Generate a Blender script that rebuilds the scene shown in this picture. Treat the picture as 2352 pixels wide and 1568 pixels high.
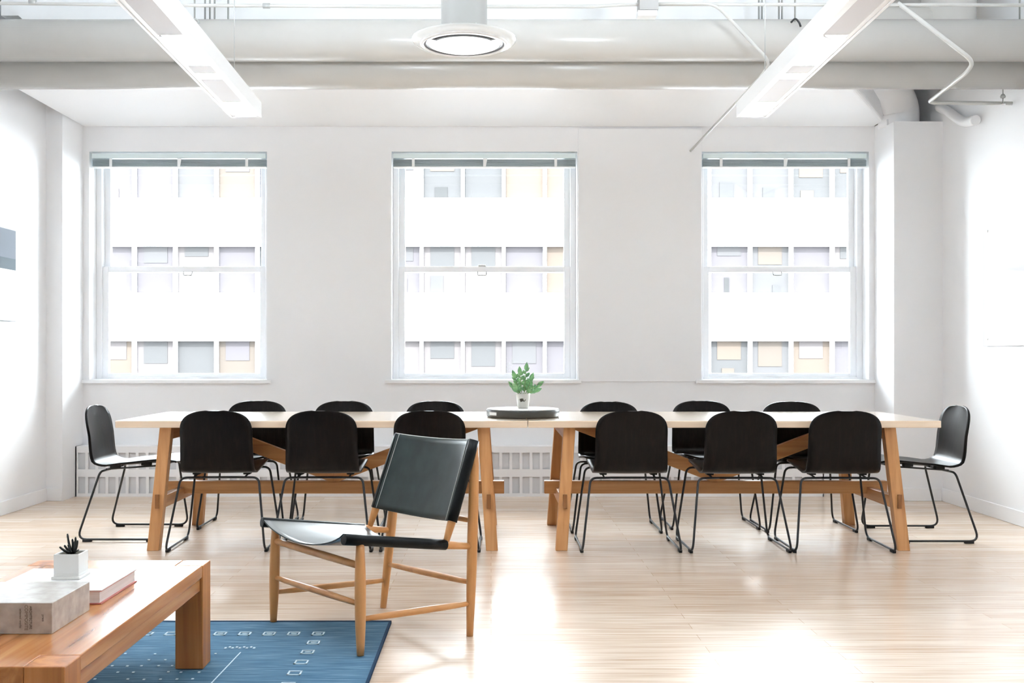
import bpy, math, random
from mathutils import Vector, Matrix

for o in list(bpy.data.objects):
    bpy.data.objects.remove(o, do_unlink=True)
S = bpy.context.scene
COL = S.collection
random.seed(4)
PI = math.pi
W_PX, H_PX, F_PX = 2352.0, 1568.0, 2400.0
CX, CY, EYE = 1128.0, 815.0, 1.114

# ------------------------------------------------------------------ camera
cam_data = bpy.data.cameras.new('camera')
cam = bpy.data.objects.new('camera', cam_data)
COL.objects.link(cam)
cam.location = (0, 0, EYE)
cam.rotation_euler = (PI / 2, 0, 0)
cam_data.sensor_width = 36
cam_data.lens = F_PX / W_PX * 36
cam_data.shift_x = (W_PX / 2 - CX) / W_PX
cam_data.shift_y = (CY - H_PX / 2) / W_PX
cam_data.clip_start = 0.05
cam_data.clip_end = 300
S.camera = cam

# ------------------------------------------------------------------ world, sun, exposure
world = bpy.data.worlds.new('world')
S.world = world
world.use_nodes = True
bg = world.node_tree.nodes['Background']
bg.inputs[0].default_value = (0.88, 0.94, 1.0, 1)
bg.inputs[1].default_value = 21.0
sun_data = bpy.data.lights.new('sun', 'SUN')
sun_data.energy = 17.0
sun_data.color = (0.95, 0.97, 1.0)
sun_data.angle = math.radians(2)
sun = bpy.data.objects.new('sun', sun_data)
COL.objects.link(sun)
sun.location = (0, -6, 20)
sun.rotation_euler = (math.radians(48), 0, math.radians(-12))
vs = S.view_settings
vs.view_transform = 'Standard'
vs.look = 'None'
vs.gamma = 1
vs.use_curve_mapping = False
vs.exposure = 1.02
S.cycles.max_bounces = 12
S.cycles.diffuse_bounces = 8
S.cycles.transparent_max_bounces = 12
S.cycles.sample_clamp_indirect = 8

# ------------------------------------------------------------------ materials
def lin(c):
    return tuple((x / 12.92 if x <= 0.04045 else ((x + 0.055) / 1.055) ** 2.4) for x in c)

def mat(name, rgb, rough=0.5, metal=0.0, spec=0.5, coat=0.0, emit=None, es=1.0, trans=0.0, ior=1.45):
    m = bpy.data.materials.new(name)
    m.use_nodes = True
    b = m.node_tree.nodes['Principled BSDF']
    b.inputs['Base Color'].default_value = (*rgb, 1)
    b.inputs['Roughness'].default_value = rough
    b.inputs['Metallic'].default_value = metal
    b.inputs['Specular IOR Level'].default_value = spec
    b.inputs['Coat Weight'].default_value = coat
    b.inputs['Coat Roughness'].default_value = 0.15
    b.inputs['Transmission Weight'].default_value = trans
    b.inputs['IOR'].default_value = ior
    if emit:
        b.inputs['Emission Color'].default_value = (*emit, 1)
        b.inputs['Emission Strength'].default_value = es
    return m

def nd(m, t, **kw):
    n = m.node_tree.nodes.new(t)
    for k, v in kw.items():
        setattr(n, k, v)
    return n

def lk(m, a, b):
    m.node_tree.links.new(a, b)

def noise_color(m, stops, scale=(1, 1, 1), nscale=5, detail=6, coord='Object', bump=0.0, rough=None, distortion=0.0):
    b = m.node_tree.nodes['Principled BSDF']
    tc = nd(m, 'ShaderNodeTexCoord'); mp = nd(m, 'ShaderNodeMapping')
    mp.inputs['Scale'].default_value = scale
    nz = nd(m, 'ShaderNodeTexNoise')
    nz.inputs['Scale'].default_value = nscale
    nz.inputs['Detail'].default_value = detail
    nz.inputs['Distortion'].default_value = distortion
    cr = nd(m, 'ShaderNodeValToRGB')
    els = cr.color_ramp.elements
    while len(els) < len(stops):
        els.new(0.5)
    for e, (p, c) in zip(els, stops):
        e.position = p; e.color = (*c, 1)
    lk(m, tc.outputs[coord], mp.inputs['Vector'])
    lk(m, mp.outputs[0], nz.inputs['Vector'])
    lk(m, nz.outputs['Fac'], cr.inputs['Fac'])
    lk(m, cr.outputs['Color'], b.inputs['Base Color'])
    if bump:
        bp = nd(m, 'ShaderNodeBump')
        bp.inputs['Strength'].default_value = bump
        bp.inputs['Distance'].default_value = 0.002
        lk(m, nz.outputs['Fac'], bp.inputs['Height'])
        lk(m, bp.outputs['Normal'], b.inputs['Normal'])
    return nz

M = {}
M['wall'] = mat('white_wall_paint', (0.86, 0.865, 0.88), 0.55)
noise_color(M['wall'], [(0.3, (0.85, 0.857, 0.872)), (0.7, (0.87, 0.873, 0.886))], nscale=1.2, detail=3)
M['ceil'] = mat('white_ceiling_paint', (0.85, 0.86, 0.86), 0.6)
noise_color(M['ceil'], [(0.3, (0.84, 0.85, 0.85)), (0.7, (0.86, 0.87, 0.87))], nscale=2)
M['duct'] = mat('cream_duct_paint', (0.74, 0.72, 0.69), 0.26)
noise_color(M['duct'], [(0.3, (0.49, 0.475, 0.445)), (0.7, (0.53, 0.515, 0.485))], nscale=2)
M['conduit'] = mat('painted_conduit', (0.50, 0.495, 0.47), 0.4)
M['rod'] = mat('grey_steel_rod', (0.42, 0.43, 0.42), 0.4, 0.6)
M['trim'] = mat('white_trim_gloss', (0.88, 0.885, 0.90), 0.3)
M['sash'] = mat('white_sash_paint', (0.92, 0.935, 0.96), 0.35)
M['blind'] = mat('aqua_blind_metal', (0.76, 0.86, 0.87), 0.35)
M['blind_slats'] = mat('blue_grey_slats', (0.25, 0.32, 0.36), 0.45)
noise_color(M['blind_slats'], [(0.35, (0.34, 0.41, 0.45)), (0.65, (0.52, 0.60, 0.63))], scale=(0.4, 1, 60), nscale=6)
M['tape'] = mat('white_ladder_tape', (0.88, 0.9, 0.9), 0.6)
M['black_metal'] = mat('black_powder_coat', (0.008, 0.008, 0.009), 0.35)
M['rubber'] = mat('black_rubber', (0.006, 0.006, 0.006), 0.7)
M['lamp'] = mat('lamp_diffuser', (0.9, 0.9, 0.9), 0.5, emit=(0.84, 0.92, 1.0), es=9.0)
M['added_fill'] = mat('added_fill_panel', (0.9, 0.9, 0.9), 0.5, emit=(0.82, 0.91, 1.0), es=140.0)
M['lamp_soft'] = mat('lamp_glow_panel', (0.9, 0.9, 0.9), 0.5, emit=(1.0, 0.98, 0.97), es=0.7)
M['baffle'] = mat('grey_baffle', (0.62, 0.60, 0.62), 0.5)
M['fixture'] = mat('white_fixture_enamel', (0.86, 0.86, 0.86), 0.35)
M['chrome'] = mat('polished_chrome', (0.75, 0.75, 0.76), 0.08, 1.0)
M['plastic_white'] = mat('white_ceramic', (0.80, 0.80, 0.78), 0.35)
M['page'] = mat('white_pages', (0.84, 0.80, 0.78), 0.8)
noise_color(M['page'], [(0.3, (0.72, 0.68, 0.66)), (0.7, (0.88, 0.85, 0.84))], scale=(1, 1, 160), nscale=4)
M['book_white'] = mat('white_book_cover', (0.86, 0.85, 0.85), 0.35)
M['book_red'] = mat('red_cover_edge', (0.42, 0.12, 0.10), 0.5)
M['ink'] = mat('dark_brown_ink', (0.055, 0.040, 0.028), 0.6)
M['ink_soft'] = mat('faded_brown_ink', (0.16, 0.125, 0.095), 0.6)
M['book_grey'] = mat('grey_linen_cover', (0.42, 0.38, 0.34), 0.5, coat=0.9)
noise_color(M['book_grey'], [(0.25, (0.30, 0.27, 0.235)), (0.5, (0.40, 0.36, 0.32)), (0.75, (0.50, 0.46, 0.42))], nscale=28, detail=8, bump=0.2)
M['grille_dark'] = mat('grey_grille_recess', (0.72, 0.73, 0.75), 0.6)
M['soil'] = mat('dark_soil', (0.03, 0.022, 0.014), 0.9)
noise_color(M['soil'], [(0.3, (0.015, 0.012, 0.008)), (0.7, (0.10, 0.085, 0.055))], nscale=120, bump=0.5)
M['succulent'] = mat('black_succulent', (0.008, 0.010, 0.009), 0.4)
M['screen'] = mat('black_screen_glass', (0.03, 0.04, 0.05), 0.06)
M['screen_frame'] = mat('dark_frame', (0.10, 0.11, 0.13), 0.4)
M['board'] = mat('white_glass_board', (0.58, 0.57, 0.59), 0.08)
M['turn_rim'] = mat('charcoal_rim', (0.035, 0.035, 0.03), 0.35)
M['turn_top'] = mat('white_turntable_top', (0.85, 0.84, 0.82), 0.25)

M['leaf'] = mat('green_leaf', (0.10, 0.25, 0.09), 0.4)
noise_color(M['leaf'], [(0.3, (0.07, 0.21, 0.10)), (0.55, (0.16, 0.35, 0.14)), (0.75, (0.30, 0.48, 0.24))], nscale=22, detail=3)
M['stem'] = mat('green_stem', (0.12, 0.18, 0.06), 0.5)
M['brown_twig'] = mat('brown_twig', (0.12, 0.10, 0.08), 0.6)

def wood(name, axis, dark, mid, light, rough=0.4, freq=26, coat=0.0):
    m = mat(name, mid, rough, coat=coat)
    s = [freq, freq, freq]
    s[axis] = freq * 0.045
    nz = noise_color(m, [(0.28, dark), (0.5, mid), (0.74, light)], scale=tuple(s), nscale=1.0, detail=7, bump=0.06, distortion=0.6)
    return m
OAK = ((0.36, 0.155, 0.05), (0.50, 0.245, 0.092), (0.60, 0.325, 0.145))
M['oak_x'] = wood('oak_grain_x', 0, *OAK)
M['oak_y'] = wood('oak_grain_y', 1, *OAK)
M['oak_z'] = wood('oak_grain_z', 2, *OAK)
TOP = ((0.76, 0.58, 0.41), (0.83, 0.66, 0.49), (0.88, 0.74, 0.58))
M['top_x'] = wood('table_top_ash', 0, *TOP, rough=0.2, coat=1.0)
ACA = ((0.20, 0.055, 0.012), (0.41, 0.155, 0.042), (0.58, 0.27, 0.095))
M['aca_y'] = wood('rustic_wood_y', 1, *ACA, rough=0.24, freq=18, coat=0.2)
M['aca_x'] = wood('rustic_wood_x', 0, *ACA, rough=0.24, freq=18, coat=0.2)
M['aca_z'] = wood('rustic_wood_z', 2, *ACA, rough=0.4, freq=18)
LG = ((0.40, 0.165, 0.045), (0.53, 0.25, 0.085), (0.62, 0.33, 0.13))
M['lounge_z'] = wood('lounge_ash_z', 2, *LG, rough=0.35)
M['lounge_u'] = wood('lounge_ash_rails', 0, *LG, rough=0.35, freq=12)
M['wedge'] = mat('dark_end_grain', (0.20, 0.075, 0.02), 0.5)
VEN = ((0.0012, 0.0008, 0.0006), (0.0032, 0.0021, 0.0016), (0.009, 0.0055, 0.0045))
M['veneer'] = wood('black_brown_veneer', 2, *VEN, rough=0.33, freq=60)
vb = M['veneer'].node_tree.nodes['Principled BSDF']
vb.inputs['Specular IOR Level'].default_value = 0.12
vb.inputs['Coat Weight'].default_value = 0.10
vb.inputs['Coat Roughness'].default_value = 0.2
M['leather'] = mat('black_green_leather', (0.012, 0.020, 0.019), 0.24, spec=0.75)
noise_color(M['leather'], [(0.3, (0.005, 0.010, 0.0095)), (0.7, (0.013, 0.022, 0.021))], nscale=14, detail=8, bump=0.05)
M['leather_seat'] = M['leather'].copy()
b_ = M['leather'].node_tree.nodes['Principled BSDF']; b_.inputs['Specular IOR Level'].default_value = 0.28; b_.inputs['Roughness'].default_value = 0.36
b_ = M['leather_seat'].node_tree.nodes['Principled BSDF']; b_.inputs['Specular IOR Level'].default_value = 1.0; b_.inputs['Roughness'].default_value = 0.36; b_.inputs['IOR'].default_value = 2.2
M['leather_sleeve'] = mat('black_leather_sleeve', (0.003, 0.0038, 0.0038), 0.4, spec=0.15)
M['leather_edge'] = mat('pale_leather_edge', (0.50, 0.50, 0.47), 0.5)

# floor: long boards running left to right
mf = mat('oak_floor_boards', (0.6, 0.42, 0.28), 0.2)
M['floor'] = mf
b = mf.node_tree.nodes['Principled BSDF']
tc = nd(mf, 'ShaderNodeTexCoord'); mp = nd(mf, 'ShaderNodeMapping')
lk(mf, tc.outputs['Object'], mp.inputs['Vector'])
br = nd(mf, 'ShaderNodeTexBrick')
br.offset = 0.37
br.inputs['Scale'].default_value = 1.0
br.inputs['Brick Width'].default_value = 1.3
br.inputs['Row Height'].default_value = 0.085
br.inputs['Mortar Size'].default_value = 0.0012
br.inputs['Mortar Smooth'].default_value = 0.3
br.inputs['Color1'].default_value = (0.70, 0.56, 0.44, 1)
br.inputs['Color2'].default_value = (0.80, 0.68, 0.57, 1)
br.inputs['Mortar'].default_value = (0.48, 0.34, 0.22, 1)
lk(mf, mp.outputs[0], br.inputs['Vector'])
mp2 = nd(mf, 'ShaderNodeMapping'); mp2.inputs['Scale'].default_value = (1.2, 22, 1)
lk(mf, tc.outputs['Object'], mp2.inputs['Vector'])
nz = nd(mf, 'ShaderNodeTexNoise'); nz.inputs['Scale'].default_value = 2.2; nz.inputs['Detail'].default_value = 7; nz.inputs['Distortion'].default_value = 0.5
lk(mf, mp2.outputs[0], nz.inputs['Vector'])
cr = nd(mf, 'ShaderNodeValToRGB')
cr.color_ramp.elements[0].position = 0.25; cr.color_ramp.elements[0].color = (0.74, 0.66, 0.58, 1)
cr.color_ramp.elements[1].position = 0.7; cr.color_ramp.elements[1].color = (1, 1, 1, 1)
lk(mf, nz.outputs['Fac'], cr.inputs['Fac'])
mx = nd(mf, 'ShaderNodeMix', data_type='RGBA', blend_type='MULTIPLY')
mx.inputs['Factor'].default_value = 1.0
lk(mf, br.outputs['Color'], mx.inputs['A']); lk(mf, cr.outputs['Color'], mx.inputs['B'])
lk(mf, mx.outputs['Result'], b.inputs['Base Color'])
mr = nd(mf, 'ShaderNodeMapRange')
mr.inputs['To Min'].default_value = 0.21; mr.inputs['To Max'].default_value = 0.27
b.inputs['IOR'].default_value = 1.45
b.inputs['Coat Weight'].default_value = 0.12
b.inputs['Coat Roughness'].default_value = 0.14
lk(mf, nz.outputs['Fac'], mr.inputs['Value']); lk(mf, mr.outputs['Result'], b.inputs['Roughness'])
bp = nd(mf, 'ShaderNodeBump'); bp.inputs['Strength'].default_value = 0.05; bp.inputs['Distance'].default_value = 0.001
lk(mf, nz.outputs['Fac'], bp.inputs['Height']); lk(mf, bp.outputs['Normal'], b.inputs['Normal'])

# rug
M['rug'] = mat('blue_rug_wool', (0.08, 0.19, 0.32), 0.95, spec=0.1)
noise_color(M['rug'], [(0.25, (0.032, 0.082, 0.135)), (0.5, (0.065, 0.135, 0.205)), (0.75, (0.145, 0.23, 0.30))], scale=(3, 40, 1), nscale=2.0, detail=9, bump=0.5)
M['rug_edge'] = mat('navy_rug_binding', (0.015, 0.035, 0.07), 0.95, spec=0.1)
M['rug_mark'] = mat('pale_rug_thread', (0.62, 0.74, 0.80), 0.95, spec=0.1)

def glass_mat(name, tint=(1, 1, 1), gloss=0.08):
    m = bpy.data.materials.new(name); m.use_nodes = True
    nt = m.node_tree
    for n in list(nt.nodes):
        nt.nodes.remove(n)
    out = nt.nodes.new('ShaderNodeOutputMaterial')
    t = nt.nodes.new('ShaderNodeBsdfTransparent'); t.inputs[0].default_value = (*tint, 1)
    g = nt.nodes.new('ShaderNodeBsdfGlossy'); g.inputs['Roughness'].default_value = 0.02
    fr = nt.nodes.new('ShaderNodeFresnel'); fr.inputs['IOR'].default_value = 1.35
    mi = nt.nodes.new('ShaderNodeMixShader')
    nt.links.new(fr.outputs[0], mi.inputs[0])
    nt.links.new(t.outputs[0], mi.inputs[1]); nt.links.new(g.outputs[0], mi.inputs[2])
    nt.links.new(mi.outputs[0], out.inputs[0])
    return m
M['pane'] = glass_mat('window_glass', (0.97, 0.985, 0.98))
M['clear'] = glass_mat('clear_glass', (0.93, 0.94, 0.92))

def frost():
    m = bpy.data.materials.new('frosted_rim_glass'); m.use_nodes = True
    b = m.node_tree.nodes['Principled BSDF']
    b.inputs['Base Color'].default_value = (0.93, 0.93, 0.90, 1); b.inputs['Roughness'].default_value = 0.15
    b.inputs['Alpha'].default_value = 0.45
    return m
M['frost'] = frost()
# facade
M['facade'] = mat('pale_concrete', (0.58, 0.58, 0.58), 0.8)
noise_color(M['facade'], [(0.3, (0.56, 0.56, 0.56)), (0.7, (0.60, 0.60, 0.60))], nscale=1)
FAC = [(0.160, 0.166, 0.176), (0.140, 0.148, 0.156), (0.190, 0.172, 0.155), (0.205, 0.178, 0.155), (0.172, 0.170, 0.188), (0.215, 0.208, 0.215)]
for i, c in enumerate(FAC):
    M['fac%d' % i] = mat('office_glass_%d' % i, (c[0] * 0.185, c[1] * 0.172, c[2] * 0.164), 0.8, spec=0.02)
M['fac_dark'] = mat('office_furniture', (0.019, 0.019, 0.019), 0.8, spec=0.02)

# ------------------------------------------------------------------ mesh builder
class MB:
    def __init__(s):
        s.v = []; s.f = []; s.m = []; s.sm = []
    def add(s, vs_, fs, mi=0, smooth=False):
        o = len(s.v)
        s.v += [tuple(p) for p in vs_]
        for f in fs:
            s.f.append([o + i for i in f]); s.m.append(mi); s.sm.append(smooth)
    def box(s, x0, x1, y0, y1, z0, z1, mi=0):
        if x0 > x1: x0, x1 = x1, x0
        if y0 > y1: y0, y1 = y1, y0
        if z0 > z1: z0, z1 = z1, z0
        s.add([(x0, y0, z0), (x1, y0, z0), (x1, y1, z0), (x0, y1, z0), (x0, y0, z1), (x1, y0, z1), (x1, y1, z1), (x0, y1, z1)],
              [(0, 3, 2, 1), (4, 5, 6, 7), (0, 1, 5, 4), (1, 2, 6, 5), (2, 3, 7, 6), (3, 0, 4, 7)], mi)
        return s
    def hexa(s, bot, top, mi=0):
        s.add(list(bot) + list(top), [(0, 3, 2, 1), (4, 5, 6, 7), (0, 1, 5, 4), (1, 2, 6, 5), (2, 3, 7, 6), (3, 0, 4, 7)], mi)
        return s
    def bar(s, p0, p1, w, h, up=(0, 0, 1), mi=0):
        p0 = Vector(p0); p1 = Vector(p1); d = (p1 - p0).normalized()
        side = d.cross(Vector(up)).normalized(); u = side.cross(d).normalized()
        r = []
        for p in (p0, p1):
            for a, c in ((-1, -1), (1, -1), (1, 1), (-1, 1)):
                r.append(p + side * (a * w / 2) + u * (c * h / 2))
        s.add(r, [(0, 1, 2, 3), (7, 6, 5, 4), (0, 4, 5, 1), (1, 5, 6, 2), (2, 6, 7, 3), (3, 7, 4, 0)], mi)
        return s
    def tube(s, pts, r, n=12, mi=0, caps=True):
        pts = [Vector(p) for p in pts]
        rs = r if isinstance(r, (list, tuple)) else [r] * len(pts)
        t0 = (pts[1] - pts[0]).normalized()
        ref = Vector((0, 0, 1)) if abs(t0.z) < 0.9 else Vector((1, 0, 0))
        nrm = t0.cross(ref).normalized()
        vv = []
        for i, p in enumerate(pts):
            if i == 0: t = t0
            elif i == len(pts) - 1: t = (pts[i] - pts[i - 1]).normalized()
            else: t = ((pts[i] - pts[i - 1]).normalized() + (pts[i + 1] - pts[i]).normalized()).normalized()
            nrm = (nrm - t * nrm.dot(t)).normalized()
            bn = t.cross(nrm)
            for k in range(n):
                a = 2 * PI * k / n
                vv.append(p + (nrm * math.cos(a) + bn * math.sin(a)) * rs[i])
        ff = []
        for i in range(len(pts) - 1):
            for k in range(n):
                a = i * n + k; b_ = i * n + (k + 1) % n
                ff.append((a, a + n, b_ + n, b_))
        s.add(vv, ff, mi, True)
        if caps:
            o = len(s.v) - len(vv)
            s.f.append([o + k for k in range(n)]); s.m.append(mi); s.sm.append(False)
            s.f.append([o + len(vv) - n + k for k in reversed(range(n))]); s.m.append(mi); s.sm.append(False)
        return s
    def lathe(s, prof, c=(0, 0, 0), n=40, mi=0, smooth=True):
        vv = []; ff = []
        for (r, z) in prof:
            for k in range(n):
                a = 2 * PI * k / n
                vv.append((c[0] + max(r, 1e-5) * math.cos(a), c[1] + max(r, 1e-5) * math.sin(a), c[2] + z))
        for i in range(len(prof) - 1):
            for k in range(n):
                a = i * n + k; b_ = i * n + (k + 1) % n
                ff.append((a, b_, b_ + n, a + n))
        s.add(vv, ff, mi, smooth)
        return s
    def prism(s, poly, z0, z1, mi=0):
        n = len(poly)
        vv = [(x, y, z0) for x, y in poly] + [(x, y, z1) for x, y in poly]
        ff = [tuple(reversed(range(n))), tuple(range(n, 2 * n))]
        ff += [(k, (k + 1) % n, n + (k + 1) % n, n + k) for k in range(n)]
        s.add(vv, ff, mi)
        return s
    def grid(s, rows, mi=0, smooth=True):
        n = len(rows[0])
        vv = [p for r in rows for p in r]
        ff = []
        for i in range(len(rows) - 1):
            for k in range(n - 1):
                a = i * n + k
                ff.append((a, a + 1, a + n + 1, a + n))
        s.add(vv, ff, mi, smooth)
        return s
    def build(s, name, mats, parent=None, off=(0, 0, 0), bevel=0.0, solid=0.0, subd=0, seg=2):
        me = bpy.data.meshes.new(name)
        me.from_pydata([(p[0] - off[0], p[1] - off[1], p[2] - off[2]) for p in s.v], [], s.f)
        for p, mi, sm in zip(me.polygons, s.m, s.sm):
            p.material_index = mi; p.use_smooth = sm
        if not isinstance(mats, (list, tuple)):
            mats = [mats]
        for mm in mats:
            me.materials.append(M[mm] if isinstance(mm, str) else mm)
        me.update()
        o = bpy.data.objects.new(name, me)
        COL.objects.link(o)
        if parent: o.parent = parent
        if solid:
            md = o.modifiers.new('solid', 'SOLIDIFY'); md.thickness = solid; md.offset = 0
        if bevel:
            md = o.modifiers.new('bevel', 'BEVEL'); md.width = bevel; md.segments = seg; md.limit_method = 'ANGLE'
        if subd:
            md = o.modifiers.new('sub', 'SUBSURF'); md.levels = subd; md.render_levels = subd
        return o

def fillet(pts, r, seg=5):
    pts = [Vector(p) for p in pts]
    out = [pts[0]]
    for i in range(1, len(pts) - 1):
        p = pts[i]
        rr = r[i] if isinstance(r, (list, tuple)) else r
        a = (pts[i - 1] - p); c = (pts[i + 1] - p)
        d = min(rr, a.length * 0.49, c.length * 0.49)
        A = p + a.normalized() * d; C = p + c.normalized() * d
        for k in range(seg + 1):
            t = k / seg
            out.append(A * (1 - t) ** 2 + p * 2 * t * (1 - t) + C * t ** 2)
    out.append(pts[-1])
    return out

def catmull(pts, per=6):
    P = [Vector(p) for p in pts]
    P = [P[0] * 2 - P[1]] + P + [P[-1] * 2 - P[-2]]
    out = []
    for i in range(1, len(P) - 2):
        for k in range(per):
            t = k / per
            out.append(0.5 * ((2 * P[i]) + (P[i + 1] - P[i - 1]) * t + (2 * P[i - 1] - 5 * P[i] + 4 * P[i + 1] - P[i + 2]) * t * t
                              + (3 * P[i] - P[i - 1] - 3 * P[i + 1] + P[i + 2]) * t ** 3))
    out.append(P[-2])
    return out

def tag(o, label=None, cat=None, group=None, kind=None):
    if label: o['label'] = label
    if cat: o['category'] = cat
    if group: o['group'] = group
    if kind: o['kind'] = kind
    return o

def empty(name, loc, label, cat, group=None, kind=None, rz=0):
    o = bpy.data.objects.new(name, None)
    o.empty_display_size = 0.1
    COL.objects.link(o)
    o.location = loc; o.rotation_euler = (0, 0, rz)
    return tag(o, label, cat, group, kind)

def copy_tree(o, parent=None):
    c = o.copy(); COL.objects.link(c); c.parent = parent
    for ch in list(o.children):
        copy_tree(ch, c)
    return c

def px(x, y, D):
    return Vector(((x - CX) * D / F_PX, D, EYE + (CY - y) * D / F_PX))

# ================================================================== SETTING
XL, XR, YB, YF, ZC = -3.40, 3.45, 8.38, -3.6, 3.95
PIL = 7.98     # face of the corner pilasters
RL, RR = -3.274, 3.076

def struct(name, mb, m, label, cat, **kw):
    return tag(mb.build(name, m, **kw), label, cat, kind='structure')

struct('floor', MB().box(XL - .2, XR + .2, YF - .2, YB + .35, -0.1, 0), 'floor', 'polished light oak board floor with glossy reflections', 'floor')
struct('ceiling', MB().box(XL - .2, XR + .2, YF - .2, YB + .35, ZC, ZC + .1), 'ceil', 'white painted ceiling above the ducts', 'ceiling')
struct('wall_left', MB().box(XL - .15, XL, YF - .2, YB + .35, 0, ZC), 'wall', 'white wall on the left with a screen', 'wall')
struct('wall_right', MB().box(XR, XR + .15, YF - .2, YB + .35, 0, ZC), 'wall', 'white wall on the right with a glass board', 'wall')
struct('wall_rear', MB().box(XL, XR, YF - .2, YF, 0, ZC), 'wall', 'white wall behind the viewer', 'wall')

# back wall with three window openings
def sx(p, D=YB): return (p - CX) * D / F_PX
def sz(p, D=YB): return EYE + (CY - p) * D / F_PX
WINS = [(sx(205), sx(613)), (sx(899), sx(1326)), (sx(1612), sx(1996))]
WZ0, WZ1 = sz(872), sz(348)
wb = MB()
xs = [RL]
for a, c in WINS: xs += [a, c]
xs.append(RR)
YO = YB + .30
for i in range(0, len(xs), 2):
    wb.box(xs[i], xs[i + 1], YB, YO, 0, ZC)
for a, c in WINS:
    wb.box(a, c, YB, YO, 0, WZ0); wb.box(a, c, YB, YO, WZ1, ZC)
struct('wall_back', wb, 'wall', 'white back wall with three tall windows', 'wall')
# pilasters in the corners
struct('trim_1', MB().box(XL, RL, PIL, YO, 0, ZC), 'wall', 'narrow white pilaster in the left back corner', 'pilaster')
tp = MB().box(RR, XR, PIL, YO, 0, 2.897).box(RR, RR + .05, 8.12, YO, 2.897, 2.945)
struct('trim_2', tp, 'wall', 'wide white pilaster in the right back corner', 'pilaster')
struct('wall_niche', MB().box(RR, XR, YO - .02, YO + .05, 2.897, ZC), mat('niche_painted_shade', (0.42, 0.40, 0.38), 0.6), 'back wall above the right pilaster with shade in its colour', 'wall')  # shade behind the pilaster top is put into this darker wall colour
# slightly raised pier between second and third window
struct('trim_3', MB().box(sx(1328), sx(1611), YB - .012, YB, 0.90, 2.93), 'wall', 'raised wall pier between the middle and right windows', 'pier', bevel=.004)
# white ceiling beam
bm_ = MB().hexa([(-3.06, 6.92, 3.30), (2.45, 6.92, 3.30), (2.45, 7.1, 3.30), (-3.06, 7.1, 3.30)], [(-3.20, 6.92, 3.42), (2.45, 6.92, 3.42), (2.45, 7.1, 3.42), (-3.20, 7.1, 3.42)])
struct('trim_4', bm_.box(-3.33, 2.45, 7.10, 7.4, 3.42, ZC), 'ceil', 'deep white ceiling beam behind the ducts', 'beam')

def baseboard(name, x0, x1, y0, y1, label):
    struct(name, MB().box(x0, x1, y0, y1, 0, .10), 'trim', label, 'baseboard', bevel=.004)
baseboard('baseboard_left', XL, XL + .012, YF, PIL, 'white baseboard along the left wall')
baseboard('baseboard_right', XR - .012, XR, YF, PIL, 'white baseboard along the right wall')
baseboard('baseboard_back_left', XL + .012, RL, PIL - .012, PIL, 'short white baseboard on the left pilaster')
baseboard('baseboard_back_right', RR, XR - .012, PIL - .012, PIL, 'white baseboard on the right pilaster')

# windows
FY = YB + .15
places = ['left window', 'middle window', 'right window']
for i, (a, c) in enumerate(WINS):
    w = empty('window_%d' % (i + 1), ((a + c) / 2, FY, WZ0), 'white double hung sash window, the %s of the back wall' % ('left', 'middle', 'right')[i], 'window', kind='structure')
    off = (((a + c) / 2), FY, WZ0)
    f = MB(); t = .045
    f.box(a, a + t, FY, FY + .12, WZ0, WZ1); f.box(c - t, c, FY, FY + .12, WZ0, WZ1)
    f.box(a + t, c - t, FY, FY + .12, WZ1 - .03, WZ1); f.box(a + t, c - t, FY, FY + .12, WZ0, WZ0 + .02)
    f.build('window_frame', 'sash', w, off, bevel=.004)
    zm = sz(618, FY)
    for nm, z0, z1, yy, bot in (('upper_sash', zm - .022, WZ1 - .03, FY + .065, .05), ('lower_sash', WZ0 + .02, zm + .024, FY + .02, .03)):
        s_ = MB(); st = .048
        x0, x1 = a + t, c - t
        s_.box(x0, x0 + st, yy, yy + .04, z0, z1); s_.box(x1 - st, x1, yy, yy + .04, z0, z1)
        topw = .046 if nm == 'lower_sash' else .045
        s_.box(x0 + st, x1 - st, yy, yy + .04, z1 - topw, z1); s_.box(x0 + st, x1 - st, yy, yy + .04, z0, z0 + bot)
        so = s_.build(nm, 'sash', w, off, bevel=.003)
        MB().box(x0 + st, x1 - st, yy + .018, yy + .022, z0 + bot, z1 - topw).build('pane', 'pane', so, off)
        if nm == 'lower_sash':
            xc = (a + c) / 2 + (-.02 if i else .03)
            l = MB().tube(fillet([(xc - .035, yy, z1 - topw + .003), (xc - .035, yy - .012, z1 - topw - .028), (xc + .035, yy - .012, z1 - topw - .028), (xc + .035, yy, z1 - topw + .003)], .012), .0035, 8)
            l.build('sash_lift', 'rod', so, off)
            if i == 1:
                MB().box(xc - .03, xc + .03, yy - .002, yy + .03, z1, z1 + .014).build('sash_latch', 'rod', so, off, bevel=.003)
    sl = MB().box(a - .05 if i else RL, c + .03 if i < 2 else RR, YB - .03, YB, WZ0 - .028, WZ0)
    sl.box(a, c, YB, FY, WZ0 - .001, WZ0 + .004)
    sl.build('window_sill', 'trim', w, off, bevel=.003)

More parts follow.
